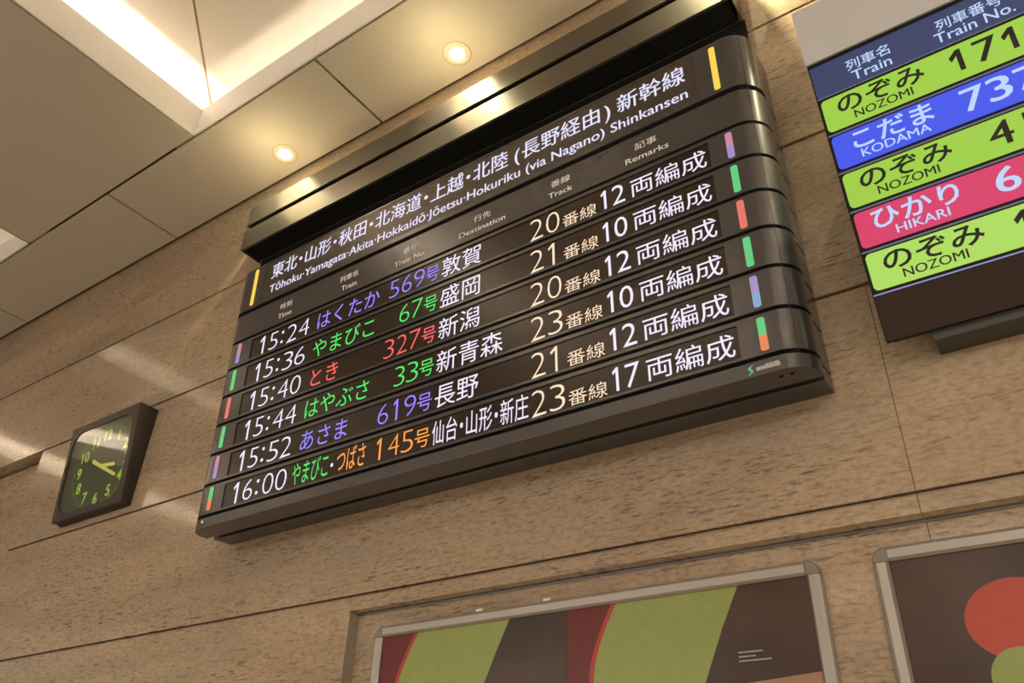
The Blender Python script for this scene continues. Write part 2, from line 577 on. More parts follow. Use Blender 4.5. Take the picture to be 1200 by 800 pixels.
RT = 4.998       # top of the risers
UT = 5.152       # upper ceiling of a coffer
SP = 0.16        # how far the cove runs back behind the riser
for ci, (x0, x1, y0, y1, watts) in enumerate(COFFERS):
    t = 0.008
    g = 0.003
    ri = MB()
    xm = (x0 + x1) / 2
    ri.box(x0 + g, x0 + g + t, y0 + g, y1 - g, H + 0.002, RT)
    ri.box(x1 - g - t, x1 - g, y0 + g, y1 - g, H + 0.002, RT)
    ri.box(x0 + g, xm - 0.001, y1 - g - t, y1 - g, H + 0.002, RT)
    ri.box(xm + 0.001, x1 - g, y1 - g - t, y1 - g, H + 0.002, RT)
    ri.box(x0 + g, x1 - g, y0 + g, y0 + g + t, H + 0.002, RT)
    # cove shelf behind the riser, and the outer sides of the coffer
    ri.box(x0 - SP, x0, y0 - SP, y1 + SP, RT - 0.17, RT - 0.15)
    ri.box(x1, x1 + SP, y0 - SP, y1 + SP, RT - 0.17, RT - 0.15)
    ri.box(x0, x1, y1, y1 + SP, RT - 0.17, RT - 0.15)
    ri.box(x0, x1, y0 - SP, y0, RT - 0.17, RT - 0.15)
    ri.box(x0 - SP - 0.01, x0 - SP, y0 - SP, y1 + SP, RT - 0.17, UT)
    ri.box(x1 + SP, x1 + SP + 0.01, y0 - SP, y1 + SP, RT - 0.17, UT)
    ri.box(x0 - SP, x1 + SP, y1 + SP, y1 + SP + 0.01, RT - 0.17, UT)
    ri.box(x0 - SP, x1 + SP, y0 - SP - 0.01, y0 - SP, RT - 0.17, UT)
    r = ri.build('ceiling_coffer_side', M_RISER)
    tag(r, kind='structure')
    # upper ceiling in mitred panels with a brass-coloured seam on each 45 degree line
    up = MB()
    ax, bx, ay, by = x0 - SP - 0.01, x1 + SP + 0.01, y0 - SP - 0.01, y1 + SP + 0.01
    up.box(ax, bx, ay, by, UT, UT + 0.02, 0)
    hw = (bx - ax) / 2
    w = 0.0055

    def seam(p, q):
        d = Vector((q[0] - p[0], q[1] - p[1]))
        nrm = Vector((-d.y, d.x)).normalized() * w
        z = UT - 0.0015
        pts = [(p[0] + nrm.x, p[1] + nrm.y, z), (q[0] + nrm.x, q[1] + nrm.y, z), (q[0] - nrm.x, q[1] - nrm.y, z), (p[0] - nrm.x, p[1] - nrm.y, z)]
        up.add(pts + [(a, b, UT + 0.001) for a, b, c in pts], [(0, 1, 2, 3), (7, 6, 5, 4), (0, 4, 5, 1), (1, 5, 6, 2), (2, 6, 7, 3), (3, 7, 4, 0)], 1)

    # the seams start at the inner corners, 53 mm out from the riser
    seam((x0 - 0.14, y1 + 0.14), (xm, y1 - (xm - x0)))
    seam((x1 + 0.14, y1 + 0.14), (xm, y1 - (xm - x0)))
    seam((x0 - 0.14, y0 - 0.14), (xm, y0 + (xm - x0)))
    seam((x1 + 0.14, y0 - 0.14), (xm, y0 + (xm - x0)))
    u = up.build('ceiling_coffer', [M_COFFER, M_SEAM])
    tag(u, kind='structure')
    cw = (1.0, 0.86, 0.68) if watts > 10 else (1.0, 0.60, 0.24)
    zz = RT - 0.13
    ln_y = (y1 - y0)
    per = watts / (2 * (ln_y + x1 - x0))
    for nm, loc, sx, sy in (('cove_light', (x0 - SP / 2, (y0 + y1) / 2, zz), 0.05, ln_y), ('cove_light', (x1 + SP / 2, (y0 + y1) / 2, zz), 0.05, ln_y),
                            ('cove_light', (xm, y1 + SP / 2, zz), x1 - x0, 0.05), ('cove_light', (xm, y0 - SP / 2, zz), x1 - x0, 0.05)):
        area_light(nm, loc, sx, sy, per * max(sx, sy) * (0.22 if loc[1] > y1 else 1.0), cw, (math.pi, 0, 0))


# ------------------------------------------------------------------ recessed downlights
DL = [(-2.917, 'lit round downlight nearer the corner of the bright ceiling coffer'),
      (-1.740, 'lit round downlight above the middle of the black departure board'),
      (-0.560, 'lit round downlight above the right end of the departure board'),
      (0.610, 'lit round downlight above the colourful train sign')]
DLY = -0.139
for lx, lab in DL:
    root = empty('downlight', (lx, DLY, H))
    tag(root, lab, 'ceiling light', 'downlights along the wall')
    ring = MB()
    ring.lathe([(0.066, -0.0008), (0.0685, -0.0008), (0.0685, 0.001)], (0, 0, 0), 48, 1)  # dark outline paints in the shadow gap round the trim
    ring.lathe([(0.041, 0.010), (0.041, -0.001), (0.046, -0.004), (0.060, -0.004), (0.066, -0.001), (0.066, 0.001)], (0, 0, 0), 48)
    smooth_angle(ring.build('trim_ring', [M_TRIMRING, M_SEAM], root))
    cup = MB()
    cup.lathe([(0.0405, -0.002), (0.040, 0.012), (0.036, 0.020), (0.0, 0.020)], (0, 0, 0), 40)
    smooth_angle(cup.build('reflector_cup', plain('reflector', (0.85, 0.80, 0.70, 1), 0.2, 0.6), root))
    bulb = MB()
    bulb.lathe([(0.0, -0.006), (0.024, -0.006), (0.034, -0.003), (0.037, 0.004), (0.037, 0.016)], (0, 0, 0), 40)
    smooth_angle(bulb.build('bulb', LAMP, root))
    d = bpy.data.lights.new('downlight_beam', 'SPOT')
    d.energy = DOWN_W
    d.color = (1.0, 0.92, 0.56)
    d.spot_size = math.radians(90)
    d.spot_blend = 1.0
    d.shadow_soft_size = 0.028
    o = bpy.data.objects.new('downlight_beam', d)
    o.location = (lx, DLY, H - 0.012)
    COL.objects.link(o)
    d = bpy.data.lights.new('added_ceiling_fill', 'POINT')  # added point light apart from the bulb, brightens the ceiling strip
    d.energy = HALO_W
    d.color = (1.0, 0.80, 0.42)
    d.shadow_soft_size = 0.12
    o = bpy.data.objects.new('added_ceiling_fill', d)
    o.location = (lx, DLY - 0.14, H - 0.22)
    COL.objects.link(o)


# ------------------------------------------------------------------ the departure board
BT = math.atan(0.05)
BCX = -1.6225
board = empty('departure_board', (BCX, 0.0, 2.6697), BT)
tag(board, 'large dark bronze station departure board listing six trains in coloured lights', 'departure board')
BX0, BX1, NF, NB, CR = -2.835, -0.408, 0.207, 0.111, 0.080
ROW0, PITCH = 0.0475, 0.1293
G = 0.0062       # half a groove


def module_outline(x0, x1, n0, n1, r, seg=10):
    out = [(x0, n0)]
    for k in range(seg + 1):
        a = math.radians(180 - 90 * k / seg)
        out.append((x0 + r + r * math.cos(a), n1 - r + r * math.sin(a)))
    for k in range(seg + 1):
        a = math.radians(90 - 90 * k / seg)
        out.append((x1 - r + r * math.cos(a), n1 - r + r * math.sin(a)))
    out.append((x1, n0))
    return out


def bloc(x, n, v):
    return (x - BCX, -n, v)


OUT = module_outline(BX0, BX1, NB, NF, CR)


def module(mb, v0, v1, mi=0):
    mb.prism(OUT, bloc, v0, v1, mi)


def framed_module(mb, v0, v1, sx0, sx1, sv0, sv1, depth=0.006):
    """module whose front leaves an opening for the screen"""
    back = module_outline(BX0, BX1, NB, NF, CR)
    mb.prism(back, bloc, v0, sv0)
    mb.prism(back, bloc, sv1, v1)
    left = [q for q in back if q[0] < BX0 + CR + 0.001]
    left = left + [(sx0, NF), (sx0, NB)]
    right = [(sx1, NB), (sx1, NF)] + [q for q in back if q[0] > BX1 - CR - 0.001]
    mb.prism(left, bloc, sv0, sv1)
    mb.prism(right, bloc, sv0, sv1)
    mb.prism([(sx0, NB), (sx0, NF - depth), (sx1, NF - depth), (sx1, NB)], bloc, sv0, sv1)


fcb = Face(BCX, NF)
fcs = Face(BCX, NF - 0.004)


def lamp(parent, x, v0, v1, mats, w=0.0205):
    mb = MB()
    r = 0.006
    o = rounded_rect(x - w / 2, x + w / 2, v0, v1, r, 5)
    if len(mats) == 1:
        mb.prism(o, lambda p, q, t: fcb.pt(p, q, t), -0.002, 0.003)
    else:
        mid = (v0 + v1) / 2 - 0.004
        lo = [q for q in o if q[1] < mid]
        hi = [q for q in o if q[1] >= mid]
        xa, xb = x - w / 2, x + w / 2
        lo_o = [(xb, mid), (xa, mid)] + [q for q in lo if q[0] < x] + [q for q in lo if q[0] >= x]
        hi_o = [(xa, mid), (xb, mid)] + [q for q in hi if q[0] >= x] + [q for q in hi if q[0] < x]
        mb.prism(hi_o, lambda p, q, t: fcb.pt(p, q, t), -0.002, 0.003, 0)
        mb.prism(lo_o, lambda p, q, t: fcb.pt(p, q, t), -0.002, 0.003, 1)
    return mb.build('marker_lamp', list(mats), parent)


# core and backing, grooved per row
core = MB()
core.box(bloc(BX0 + 0.03, 0, 0)[0], bloc(BX1 - 0.03, 0, 0)[0], -0.190, -0.004, 0.032, 1.195)
core.build('inner_core', M_BLACK, board)
bk = MB()
EDG = [0.0, ROW0] + [ROW0 + PITCH * k for k in range(1, 7)] + [0.968, 1.200]
for a, b in zip(EDG[:-1], EDG[1:]):
    bk.box(bloc(-2.825, 0, 0)[0], bloc(-0.414, 0, 0)[0], -0.086, -0.001, a + (G * 0.6 if a else 0), b - G * 0.6)
bk.build('backing_case', M_BRONZE, board, bevel=0.001)

bot = MB()
module(bot, 0.0, ROW0 - G)
bottom = smooth_angle(bot.build('bottom_panel', M_BRONZE, board, bevel=0.0015))
bl = MB()
for hx, hn in ((-0.497, 0.170), (-0.470, 0.170)):
    bl.lathe([(0.0, -0.0012), (0.0055, -0.0012), (0.0055, 0.001)], bloc(hx, hn, 0.0), 16)
bl.build('screw_hole', M_BLACK, bottom)
lg = MB()
# teal slanted flowing mark
pts = []
for k in range(13):
    t = k / 12
    pts.append((-0.5665 + 0.014 * t + 0.006 * math.sin(2 * math.pi * t), 0.006 + 0.026 * t, 0.0022 + 0.0016 * math.sin(math.pi * t)))
left = [fcb.pt(a - c, b, 0.0008) for a, b, c in pts]
right = [fcb.pt(a + c, b, 0.0008) for a, b, c in pts]
lg.add(left + right, [(i, i + 1, 13 + i + 1, 13 + i) for i in range(12)])
lg.build('teal_mark', glow('logo_teal', lin((60, 150, 140)), 0.25, lin((90, 190, 178))), bottom)
lg = MB()
rnd = random.Random(4)
x = -0.545
while x < -0.487:
    big = x > -0.522
    h_ = 0.014 if big else 0.010
    wd = rnd.uniform(0.0018, 0.0034)
    for q in range(rnd.choice((2, 3))):
        vv = 0.013 + (0.0 if big else 0.001) + h_ * q / 3
        fcb.plate(lg, x, x + wd, vv, vv + 0.0028, 0.0008, 0.001)
    fcb.plate(lg, x, x + 0.001, 0.013, 0.013 + h_, 0.0008, 0.001)
    x += wd + 0.0016
lg.build('small_white_lettering', M_PRINT, bottom)
sw = MB()
sw.add([fcb.pt(-2.745 + 0.006 * math.cos(a * math.pi / 8), 0.026 + 0.006 * math.sin(a * math.pi / 8), 0.001) for a in range(16)], [tuple(range(16))])
sw.build('screw', M_PRINT, bottom)

ROWS = [
    ('15:24', [('はくたか', LAV, -2.254, -1.908)], '569', LAV, '敦賀', '20', '12', (L_PINK, L_LILAC), (L_PINK, L_LILAC)),
    ('15:36', [('やまびこ', GRN, -2.254, -1.908)], '67', GRN, '盛岡', '21', '10', (L_GREEN,), (L_GREEN,)),
    ('15:40', [('とき', RED, -2.254, -2.081)], '327', RED, '新潟', '20', '12', (L_RED,), (L_RED,)),
    ('15:44', [('はやぶさ', GRN, -2.254, -1.908)], '33', GRN, '新青森', '23', '10', (L_GREEN,), (L_GREEN,)),
    ('15:52', [('あさま', LAV, -2.254, -1.995)], '619', LAV, '長野', '21', '12', (L_PINK, L_LILAC), (L_LILAC, L_BLUE)),
    ('16:00', [('やまびこ', GRN, -2.266, -2.072), ('・', W_LED, -2.0735, -2.0495), ('つばさ', ORG, -2.042, -1.896)], '145', ORG, '仙台・山形・新庄', '23', '17', (L_GREEN, L_ORANGE), (L_GREEN, L_ORANGE)),
]
SX0, SX1 = -2.6466, -0.5785
for r, (tm, names, num, ncol, dest, trk, cars, lampl, lampr) in enumerate(ROWS):
    v0 = ROW0 + PITCH * (5 - r)
    mb = MB()
    framed_module(mb, v0 + G, v0 + PITCH - G, SX0, SX1, v0 + 0.0145, v0 + 0.1105)
    row = smooth_angle(mb.build('train_row', M_BRONZE, board))
    mb = MB()
    fcs.plate(mb, SX0 + 0.0005, SX1 - 0.0005, v0 + 0.015, v0 + 0.110, 0.0, 0.0018)
    mb.build('led_screen', M_SCREEN, row)
    b = v0 + 0.0190
    mb = MB()
    for ch, xa, xb in zip(tm.replace(':', ''), (-2.5900, -2.5310, -2.4220, -2.3520), (-2.5625, -2.4780, -2.3640, -2.2930)):
        fcs.digit(mb, ch, xa, xb, b, 0.0840, -0.020)
    for q in (0.018, 0.064):
        mb.add([fcs.pt(-2.4515 + 0.0072 * math.cos(k * math.pi / 6), b + q + 0.0072 * math.sin(k * math.pi / 6), 0.0012) for k in range(12)], [tuple(range(12))])
    mb.build('time_text', W_LED, row)
    # the train name: one text, its words in their own colours
    mats = []
    mb = MB()
    for s, mt, xa, xb in names:
        if mt not in mats:
            mats.append(mt)
        em = 0.098 if r == 5 else 0.089
        if s == '・':
            v, f = glyph('・', 0.01)
            cxg = sum(q[0] for q in v) / len(v)
            cyg = sum(q[1] for q in v) / len(v)
            mb.add([fcs.pt((xa + xb) / 2 + (q[0] - cxg) * 0.055, v0 + 0.058 + (q[1] - cyg) * 0.065, 0.0012) for q in v], f, mats.index(mt))
        else:
            fcs.cells(mb, s, xa, xb, v0 + 0.0160, em, 0.0, mi=mats.index(mt))
    mb.build('train_name_text', mats, row)
    mb = MB()
    for k, ch in enumerate(num):
        xa, xb = ((-1.860, -1.812), (-1.798, -1.750), (-1.7405, -1.6890))[k + 3 - len(num)]
        if ch == '1':
            xa, xb = (xa + 0.008, xb - 0.019)
        fcs.digit(mb, ch, xa, xb, v0 + 0.0240, 0.0790, -0.020, 0.0088)
    fcs.cells(mb, '号', -1.6870, -1.6150, v0 + 0.0225, 0.074, 0.0)
    mb.build('train_number_text', ncol, row)
    mb = MB()
    x1d = -1.2345 if '・' in dest else -1.611 + 0.0930 * len(dest)
    fcs.cells(mb, dest, -1.611, x1d, v0 + 0.0165, 0.0905, 0.0)
    mb.build('destination_text', W_LED, row)
    mb = MB()
    fcs.digit(mb, trk[0], -1.2250, -1.1735, v0 + 0.0165, 0.0865, -0.020, 0.0082)
    if trk[1] == '1':
        fcs.digit(mb, '1', -1.1560, -1.1310, v0 + 0.0165, 0.0865, -0.020, 0.0082)
    else:
        fcs.digit(mb, trk[1], -1.1610, -1.1085, v0 + 0.0165, 0.0865, -0.020)
    fcs.cells(mb, '番線', -1.1000, -0.9665, v0 + 0.0165, 0.054, -0.004)
    mb.build('track_text', W_TRK, row)
    mb = MB()
    fcs.digit(mb, '1', -0.9520, -0.9320, v0 + 0.0235, 0.0745, -0.006, 0.0088)
    fcs.digit(mb, cars[1], -0.9110, -0.8660, v0 + 0.0235, 0.0745, -0.006)
    fcs.cells(mb, '両編成', -0.8500, -0.5880, v0 + 0.0215, 0.0770, 0.0)
    mb.build('remarks_text', W_LED, row)
    lamp(row, -2.7225, v0 + 0.0205, v0 + 0.1145, lampl)
    lamp(row, -0.5145, v0 + 0.0155, v0 + 0.1115, lampr)

mb = MB()
LV0 = ROW0 + 6 * PITCH
module(mb, LV0 + G, 0.9585)
strip = smooth_angle(mb.build('column_label_strip', M_BRONZE, board))
for jp, xa, xb, en, ea, eb in (('時刻', -2.4945, -2.418, 'Time', -2.4965, -2.4138), ('列車名', -2.1415, -2.035, 'Train', -2.1255, -2.0425), ('番号', -1.8050, -1.7300, 'Train No.', -1.8429, -1.6894),
                               ('行先', -1.4660, -1.3880, 'Destination', -1.5306, -1.3264), ('番線', -1.1370, -1.0580, 'Track', -1.1460, -1.0527), ('記事', -0.8180, -0.7365, 'Remarks', -0.8521, -0.7017)):
    mb = MB()
    fcb.heavy(fcb.cells, mb, jp, xa, xb, 0.8955, 0.0310, 0.0005)
    mb.build('japanese_label_text', M_PRINT, strip)
    mb = MB()
    fcb.heavy(fcb.latin, mb, en, ea, eb, 0.8535, 0.0225, 0.0005)
    mb.build('english_label_text', M_PRINT, strip)

mb = MB()
framed_module(mb, 0.9800, 1.201, -2.640, -0.585, 1.000, 1.1915, 0.003)
head = smooth_angle(mb.build('header_module', M_BRONZE, board))
mb = MB()
fch = Face(BCX, NF - 0.0012)
fch.plate(mb, -2.6395, -0.5855, 1.0005, 1.191, 0.0, 0.0015)
mb.build('header_screen', plain('header_screen_bronze', (0.11, 0.093, 0.078, 1), 0.36, 0.6), head)
mb = MB()
fch.heavy(fch.cells, mb, '東北・山形・秋田・北海道・上越・北陸', -2.597, -1.314, 1.0890, 0.0885, 0.0008)
fch.heavy(fch.cells, mb, '(', -1.297, -1.2555, 1.0840, 0.0880, 0.0008)
fch.heavy(fch.cells, mb, '長野経由', -1.2590, -0.9250, 1.0870, 0.0865, 0.0008)
fch.heavy(fch.cells, mb, ')', -0.9240, -0.8840, 1.0840, 0.0880, 0.0008)
fch.heavy(fch.cells, mb, '新幹線', -0.8690, -0.6170, 1.0860, 0.0860, 0.0008)
mb.build('japanese_heading_text', W_HDR, head)
mb = MB()
fch.heavy(fch.latin, mb, 'Tōhoku·Yamagata·Akita·Hokkaidō·Jōetsu·Hokuriku (via Nagano) Shinkansen', -2.591, -0.619, 1.0190, 0.0400, 0.0006)
mb.build('english_heading_text', W_HDR, head)
lamp(head, -2.700, 0.997, 1.187, (YEL,), 0.0195)
lamp(head, -0.5215, 0.994, 1.180, (YEL,), 0.0195)

# the black panel on the wall and the two-tier hood; both upright, so undo the board's lean
hood_root = MB()


def unlean(x, y, z):
    q = Matrix.Rotation(-BT, 3, 'X') @ Vector((x - BCX, y, z - 2.6697))
    return tuple(q)


def ubox(mb, x0, x1, y0, y1, z0, z1, mi=0):
    v = [unlean(x, y, z) for z in (z0, z1) for y in (y0, y1) for x in (x0, x1)]
    mb.add(v, [(0, 2, 3, 1), (4, 5, 7, 6), (0, 1, 5, 4), (2, 6, 7, 3), (0, 4, 6, 2), (1, 3, 7, 5)], mi)


mb = MB()
ubox(mb, -3.100, -0.462, -0.0005, -0.004, 2.85, 4.24)
mb.build('back_panel', M_BLACK, board)
mb = MB()
ubox(mb, -3.095, -0.485, -0.110, -0.003, 4.245, 4.510)
ubox(mb, -3.085, -0.495, -0.120, -0.110, 4.233, 4.240)
hood = mb.build('hood', M_BLACK, board)
HX0, HX1 = -3.112, -0.468
for nm, za, zb in (('upper_fascia', 4.392, 4.523), ('lower_fascia', 4.2295, 4.366)):
    mb = MB()
    c = 0.006
    prf = [(-0.130, za), (-0.130, zb - c), (-0.130 + c, zb), (-0.003, zb), (-0.003, zb - 0.004), (-0.118, zb - 0.004), (-0.118, za)]
    mb.prism(prf, lambda p, q, t: unlean(t, p, q), HX0, HX0 + 0.004)
    mb.prism(prf, lambda p, q, t: unlean(t, p, q), HX1 - 0.004, HX1)
    mb.prism(prf, lambda p, q, t: unlean(t, p, q), HX0, HX1)
    ubox(mb, HX0, HX0 + 0.003, -0.119, -0.003, za, zb - 0.004)
    ubox(mb, HX1 - 0.003, HX1, -0.119, -0.003, za, zb - 0.004)
    mb.build(nm, M_BRONZE2, hood)


# ------------------------------------------------------------------ the colourful train sign at the right
ST = math.atan(0.23)
SCX = 0.3
sign = empty('train_sign', (SCX, -0.100, 2.7161), ST)
tag(sign, 'bright train sign with lime, blue and crimson rows leaning from wall at right', 'sign')
fs = Face(SCX, 0.0)
SX_0, SX_1 = -0.2535, 1.00
mb = MB()
fs.plate(mb, SX_0, SX_1, 0.003, 0.845, -0.002, 0.020)
fs.plate(mb, SX_0 + 0.012, SX_1 - 0.012, 0.010, 0.845, -0.020, 0.030)
body = mb.build('display_panel', M_SIGNBLACK, sign, bevel=0.001)
mb = MB()
fs.plate(mb, SX_0 + 0.0015, SX_1 - 0.002, 0.0015, 0.1220, 0.0, 0.004)
mb.build('lower_bezel', M_SIGNBROWN, sign, bevel=0.0008)
mb = MB()
fs.plate(mb, SX_0 - 0.001, SX_1, 0.8440, 1.0330, 0.006, 0.050)
mb.build('top_plate', M_HEADWHITE, sign, bevel=0.0012)

mb = MB()
fs.plate(mb, SX_0 + 0.004, SX_1 - 0.01, 0.7285, 0.8310, 0.0, 0.003)
nav = mb.build('heading_strip', S_NAVY, sign)
fs.n = 0.0
mb = MB()
fs.cells(mb, '列車名', -0.1590, -0.0390, 0.7725, 0.0360, 0.008)
fs.latin(mb, 'Train', -0.1500, -0.0480, 0.7395, 0.0290, 0.006)
mb.build('train_heading_text', S_TEXT, nav)
mb = MB()
fs.cells(mb, '列車番号', 0.0700, 0.2280, 0.7725, 0.0360, 0.008)
fs.latin(mb, 'Train No.', 0.0600, 0.2450, 0.7400, 0.0290, 0.006)
mb.build('number_heading_text', S_TEXT, nav)
mb = MB()
fs.plate(mb, SX_0 + 0.004, SX_1 - 0.01, 0.7245, 0.7275, 0.0, 0.003)
for k in range(1, 5):
    y_ = 0.1258 + 0.1195 * k
    fs.plate(mb, SX_0 + 0.003, SX_1 - 0.01, y_ - 0.0022, y_ + 0.0022, 0.0, 0.003)
mb.build('row_divider', S_LINE, sign)
mb = MB()
fs.plate(mb, SX_0 + 0.002, SX_1 - 0.01, 0.1240, 0.1272, 0.0, 0.003)
mb.build('bottom_divider', S_LINE2, sign)

SROWS = [('のぞみ', 'NOZOMI', ['1', '7', '1'], S_LIME, S_INK, -0.212, 0.016), ('こだま', 'KODAMA', ['7', '3', '7'], S_BLUE, S_TEXT, -0.206, 0.012),
         ('のぞみ', 'NOZOMI', ['4', '5'], S_LIME, S_INK, -0.212, 0.018), ('ひかり', 'HIKARI', ['6', '5'], S_PINK, S_TEXT, -0.212, 0.014), ('のぞみ', 'NOZOMI', ['1', '5'], S_LIME2, S_INK, -0.214, 0.024)]
for k, (jp, en, digs, mt, tx, xa, xb) in enumerate(SROWS):
    b = 0.1258 + 0.1195 * (4 - k)
    mb = MB()
    fs.plate(mb, -0.2455, 0.276, b + 0.0105, b + 0.1125, 0.0, 0.003, 0.013)
    row = mb.build('train_line_row', mt, sign)
    mb = MB()
    fs.cells(mb, jp, xa, xb, b + 0.0475, 0.0640, 0.016)
    mb.build('train_name_text', tx, row)
    mb = MB()
    lx = {'NOZOMI': (-0.1705, -0.0240), 'KODAMA': (-0.1815, -0.0120), 'HIKARI': (-0.1560, -0.0325)}[en]
    fs.heavy(fs.latin, mb, en, lx[0], lx[1], b + 0.0235, 0.0235, 0.0004)
    mb.build('romanized_name_text', tx, row)
    mb = MB()
    X = {3: (0.074, 0.132, 0.194), 2: (0.098, 0.170)}[len(digs)]
    if en == 'HIKARI':
        X = (0.077, 0.145)
    if k == 4:
        X = (0.085, 0.150)
    for ch, x_ in zip(digs, X):
        wd = 0.030 if ch == '1' else 0.050
        if k == 1:
            x_ -= 0.004
        if ch == '1':
            fs.digit(mb, ch, x_, x_ + wd, b + 0.0345, 0.0640, 0.0, 0.0125)
        else:
            fs.heavy(fs.latin, mb, ch, x_, x_ + wd, b + 0.0345, 0.0640, 0.0014)
    mb.build('train_number_text', tx, row)
    mb = MB()
    fs.plate(mb, 0.284, 0.985, b + 0.0105, b + 0.1125, 0.0, 0.003, 0.013)
    mb.build('blank_row_panel', M_SIGNBLACK, sign)


def unlean_s(x, y, z):
    q = Matrix.Rotation(-ST, 3, 'X') @ Vector((x - SCX, y + 0.100, z - 2.7161))
    return tuple(q)


mb = MB()
v = [unlean_s(*q) for q in ((-0.152, -0.0005, 2.700), (0.90, -0.0005, 2.700), (-0.152, -0.078, 2.700), (0.90, -0.078, 2.700),
                            (-0.152, -0.0005, 3.50), (0.90, -0.0005, 3.50), (-0.152, -0.262, 3.50), (0.90, -0.262, 3.50))]
mb.add(v, [(0, 1, 3, 2), (4, 6, 7, 5), (0, 4, 5, 1), (2, 3, 7, 6), (0, 2, 6, 4), (1, 5, 7, 3)])
mb.build('mounting_bracket', M_BRACKET, sign)


# ------------------------------------------------------------------ the wall clock
CT = math.atan(0.098)
CCX = -3.6735
clock = empty('wall_clock', (CCX, -0.055, 3.011), CT)
tag(clock, 'square dark wall clock with glowing lime numerals left of the departure board', 'clock')
fk = Face(0.0, 0.0)
CX0, CX1, CV1 = -0.612, -0.004, 0.512


def unlean_c(x, y, z):
    q = Matrix.Rotation(-CT, 3, 'X') @ Vector((x, y + 0.055, z - 3.011))
    return tuple(q)


# front bezel with a round-cornered opening
hole = rounded_rect(-0.586, -0.044, 0.034, 0.474, 0.085, 10)
outer = []
n_ = len(hole)
for i in range(4):
    cxn, cvn = ((CX1, 0.0), (CX1, CV1), (CX0, CV1), (CX0, 0.0))[i]
    outer += [(cxn, cvn)] * 11
mb = MB()
tb = 0.026
va = [fk.pt(x, v, 0.0) for x, v in outer] + [fk.pt(x, v, 0.0) for x, v in hole]
vb = [fk.pt(x, v, -0.010) for x, v in hole] + [fk.pt(x, v, -tb) for x, v in outer]
mb.v = va + vb
for i in range(n_):
    j = (i + 1) % n_
    f = (i, j, n_ + j, n_ + i) if outer[i] != outer[j] else (i, n_ + j, n_ + i)
    mb.f.append(f)
    mb.f.append((n_ + i, n_ + j, 2 * n_ + j, 2 * n_ + i))
    if outer[i] != outer[j]:
        mb.f.append((i, j, 3 * n_ + j, 3 * n_ + i))
mb.mi = [0] * len(mb.f)
mb.build('bezel', M_CASE, clock, merge=True)
# wedge-shaped case behind the bezel
mb = MB()
ins = 0.0015
ft = [fk.pt(CX0 + ins, 0.001, -tb - 0.002), fk.pt(CX1 - ins, 0.001, -tb - 0.002), fk.pt(CX0 + ins, CV1 - 0.001, -tb - 0.002), fk.pt(CX1 - ins, CV1 - 0.001, -tb - 0.002)]
bkv = [unlean_c(CX0 + ins, -0.0005, 3.006), unlean_c(CX1 - ins, -0.0005, 3.006), unlean_c(CX0 + ins, -0.0005, 3.519), unlean_c(CX1 - ins, -0.0005, 3.519)]
mb.add(ft + bkv, [(0, 1, 3, 2), (4, 6, 7, 5), (0, 4, 5, 1), (2, 3, 7, 6), (0, 2, 6, 4), (1, 5, 7, 3)])
ft2 = [fk.pt(CX0 + 0.004, 0.003, -tb + 0.006), fk.pt(CX1 - 0.004, 0.003, -tb + 0.006), fk.pt(CX0 + 0.004, CV1 - 0.003, -tb + 0.006), fk.pt(CX1 - 0.004, CV1 - 0.003, -tb + 0.006)]
mb.build('case', M_CASESIDE, clock)
mb = MB()
mb.prism(rounded_rect(-0.600, -0.030, 0.020, 0.490, 0.08), lambda p, q, t: fk.pt(p, q, t), -0.024, -0.014)
dial = mb.build('dial', M_DIAL, clock)
DCX, DCV, DA, DB_ = -0.266, 0.236, 0.205, 0.168
fd = Face(0.0, -0.0135)
for hnum in range(1, 13):
    mb = MB()
    a = math.radians(90 - 30 * hnum)
    cx_, cv_ = DCX + DA * math.cos(a), DCV + DB_ * math.sin(a)
    s = str(hnum)
    v, f = glyph(s, 0.016)
    xa, xb = min(q[0] for q in v), max(q[0] for q in v)
    kx, kz = 0.084, 0.080
    mb.add([fd.pt(cx_ + (q[0] - (xa + xb) / 2) * kx, cv_ + (q[1] - CAP / 2) * kz, 0.0006) for q in v], f)
    mb.build('numeral', C_NUM, dial)
mb = MB()
for k in range(60):
    a = math.radians(90 - 6 * k)
    r1, r2 = 1.17, (1.25 if k % 5 else 1.24)
    wd = 0.0030 if k % 5 else 0.0075
    tv = (-math.sin(a), math.cos(a))
    q = []
    for rr, sgn in ((r1, -1), (r1, 1), (r2, 1), (r2, -1)):
        q.append(fd.pt(DCX + DA * 1.02 * rr * math.cos(a) + sgn * wd * tv[0] * 0.6, DCV + DB_ * 1.03 * rr * math.sin(a) + sgn * wd * tv[1] * 0.6, 0.0006))
    mb.add(q, [(0, 1, 2, 3)])
mb.build('minute_marks', glow('clock_marks', lin((130, 178, 40)), 0.8), dial)


def hand(name, tail, tip, w0, w1, lift):
    d = Vector((tip[0] - tail[0], tip[1] - tail[1])).normalized()
    nn = Vector((-d.y, d.x))
    o = [(tail[0] + nn.x * w0, tail[1] + nn.y * w0), (tip[0] + nn.x * w1, tip[1] + nn.y * w1), (tip[0] + d.x * w1 * 0.7, tip[1] + d.y * w1 * 0.7), (tip[0] - nn.x * w1, tip[1] - nn.y * w1), (tail[0] - nn.x * w0, tail[1] - nn.y * w0)]
    mb = MB()
    mb.prism(o, lambda p, q, t: fd.pt(p, q, t), lift, lift + 0.0012)
    return mb.build(name, C_HAND, clock)


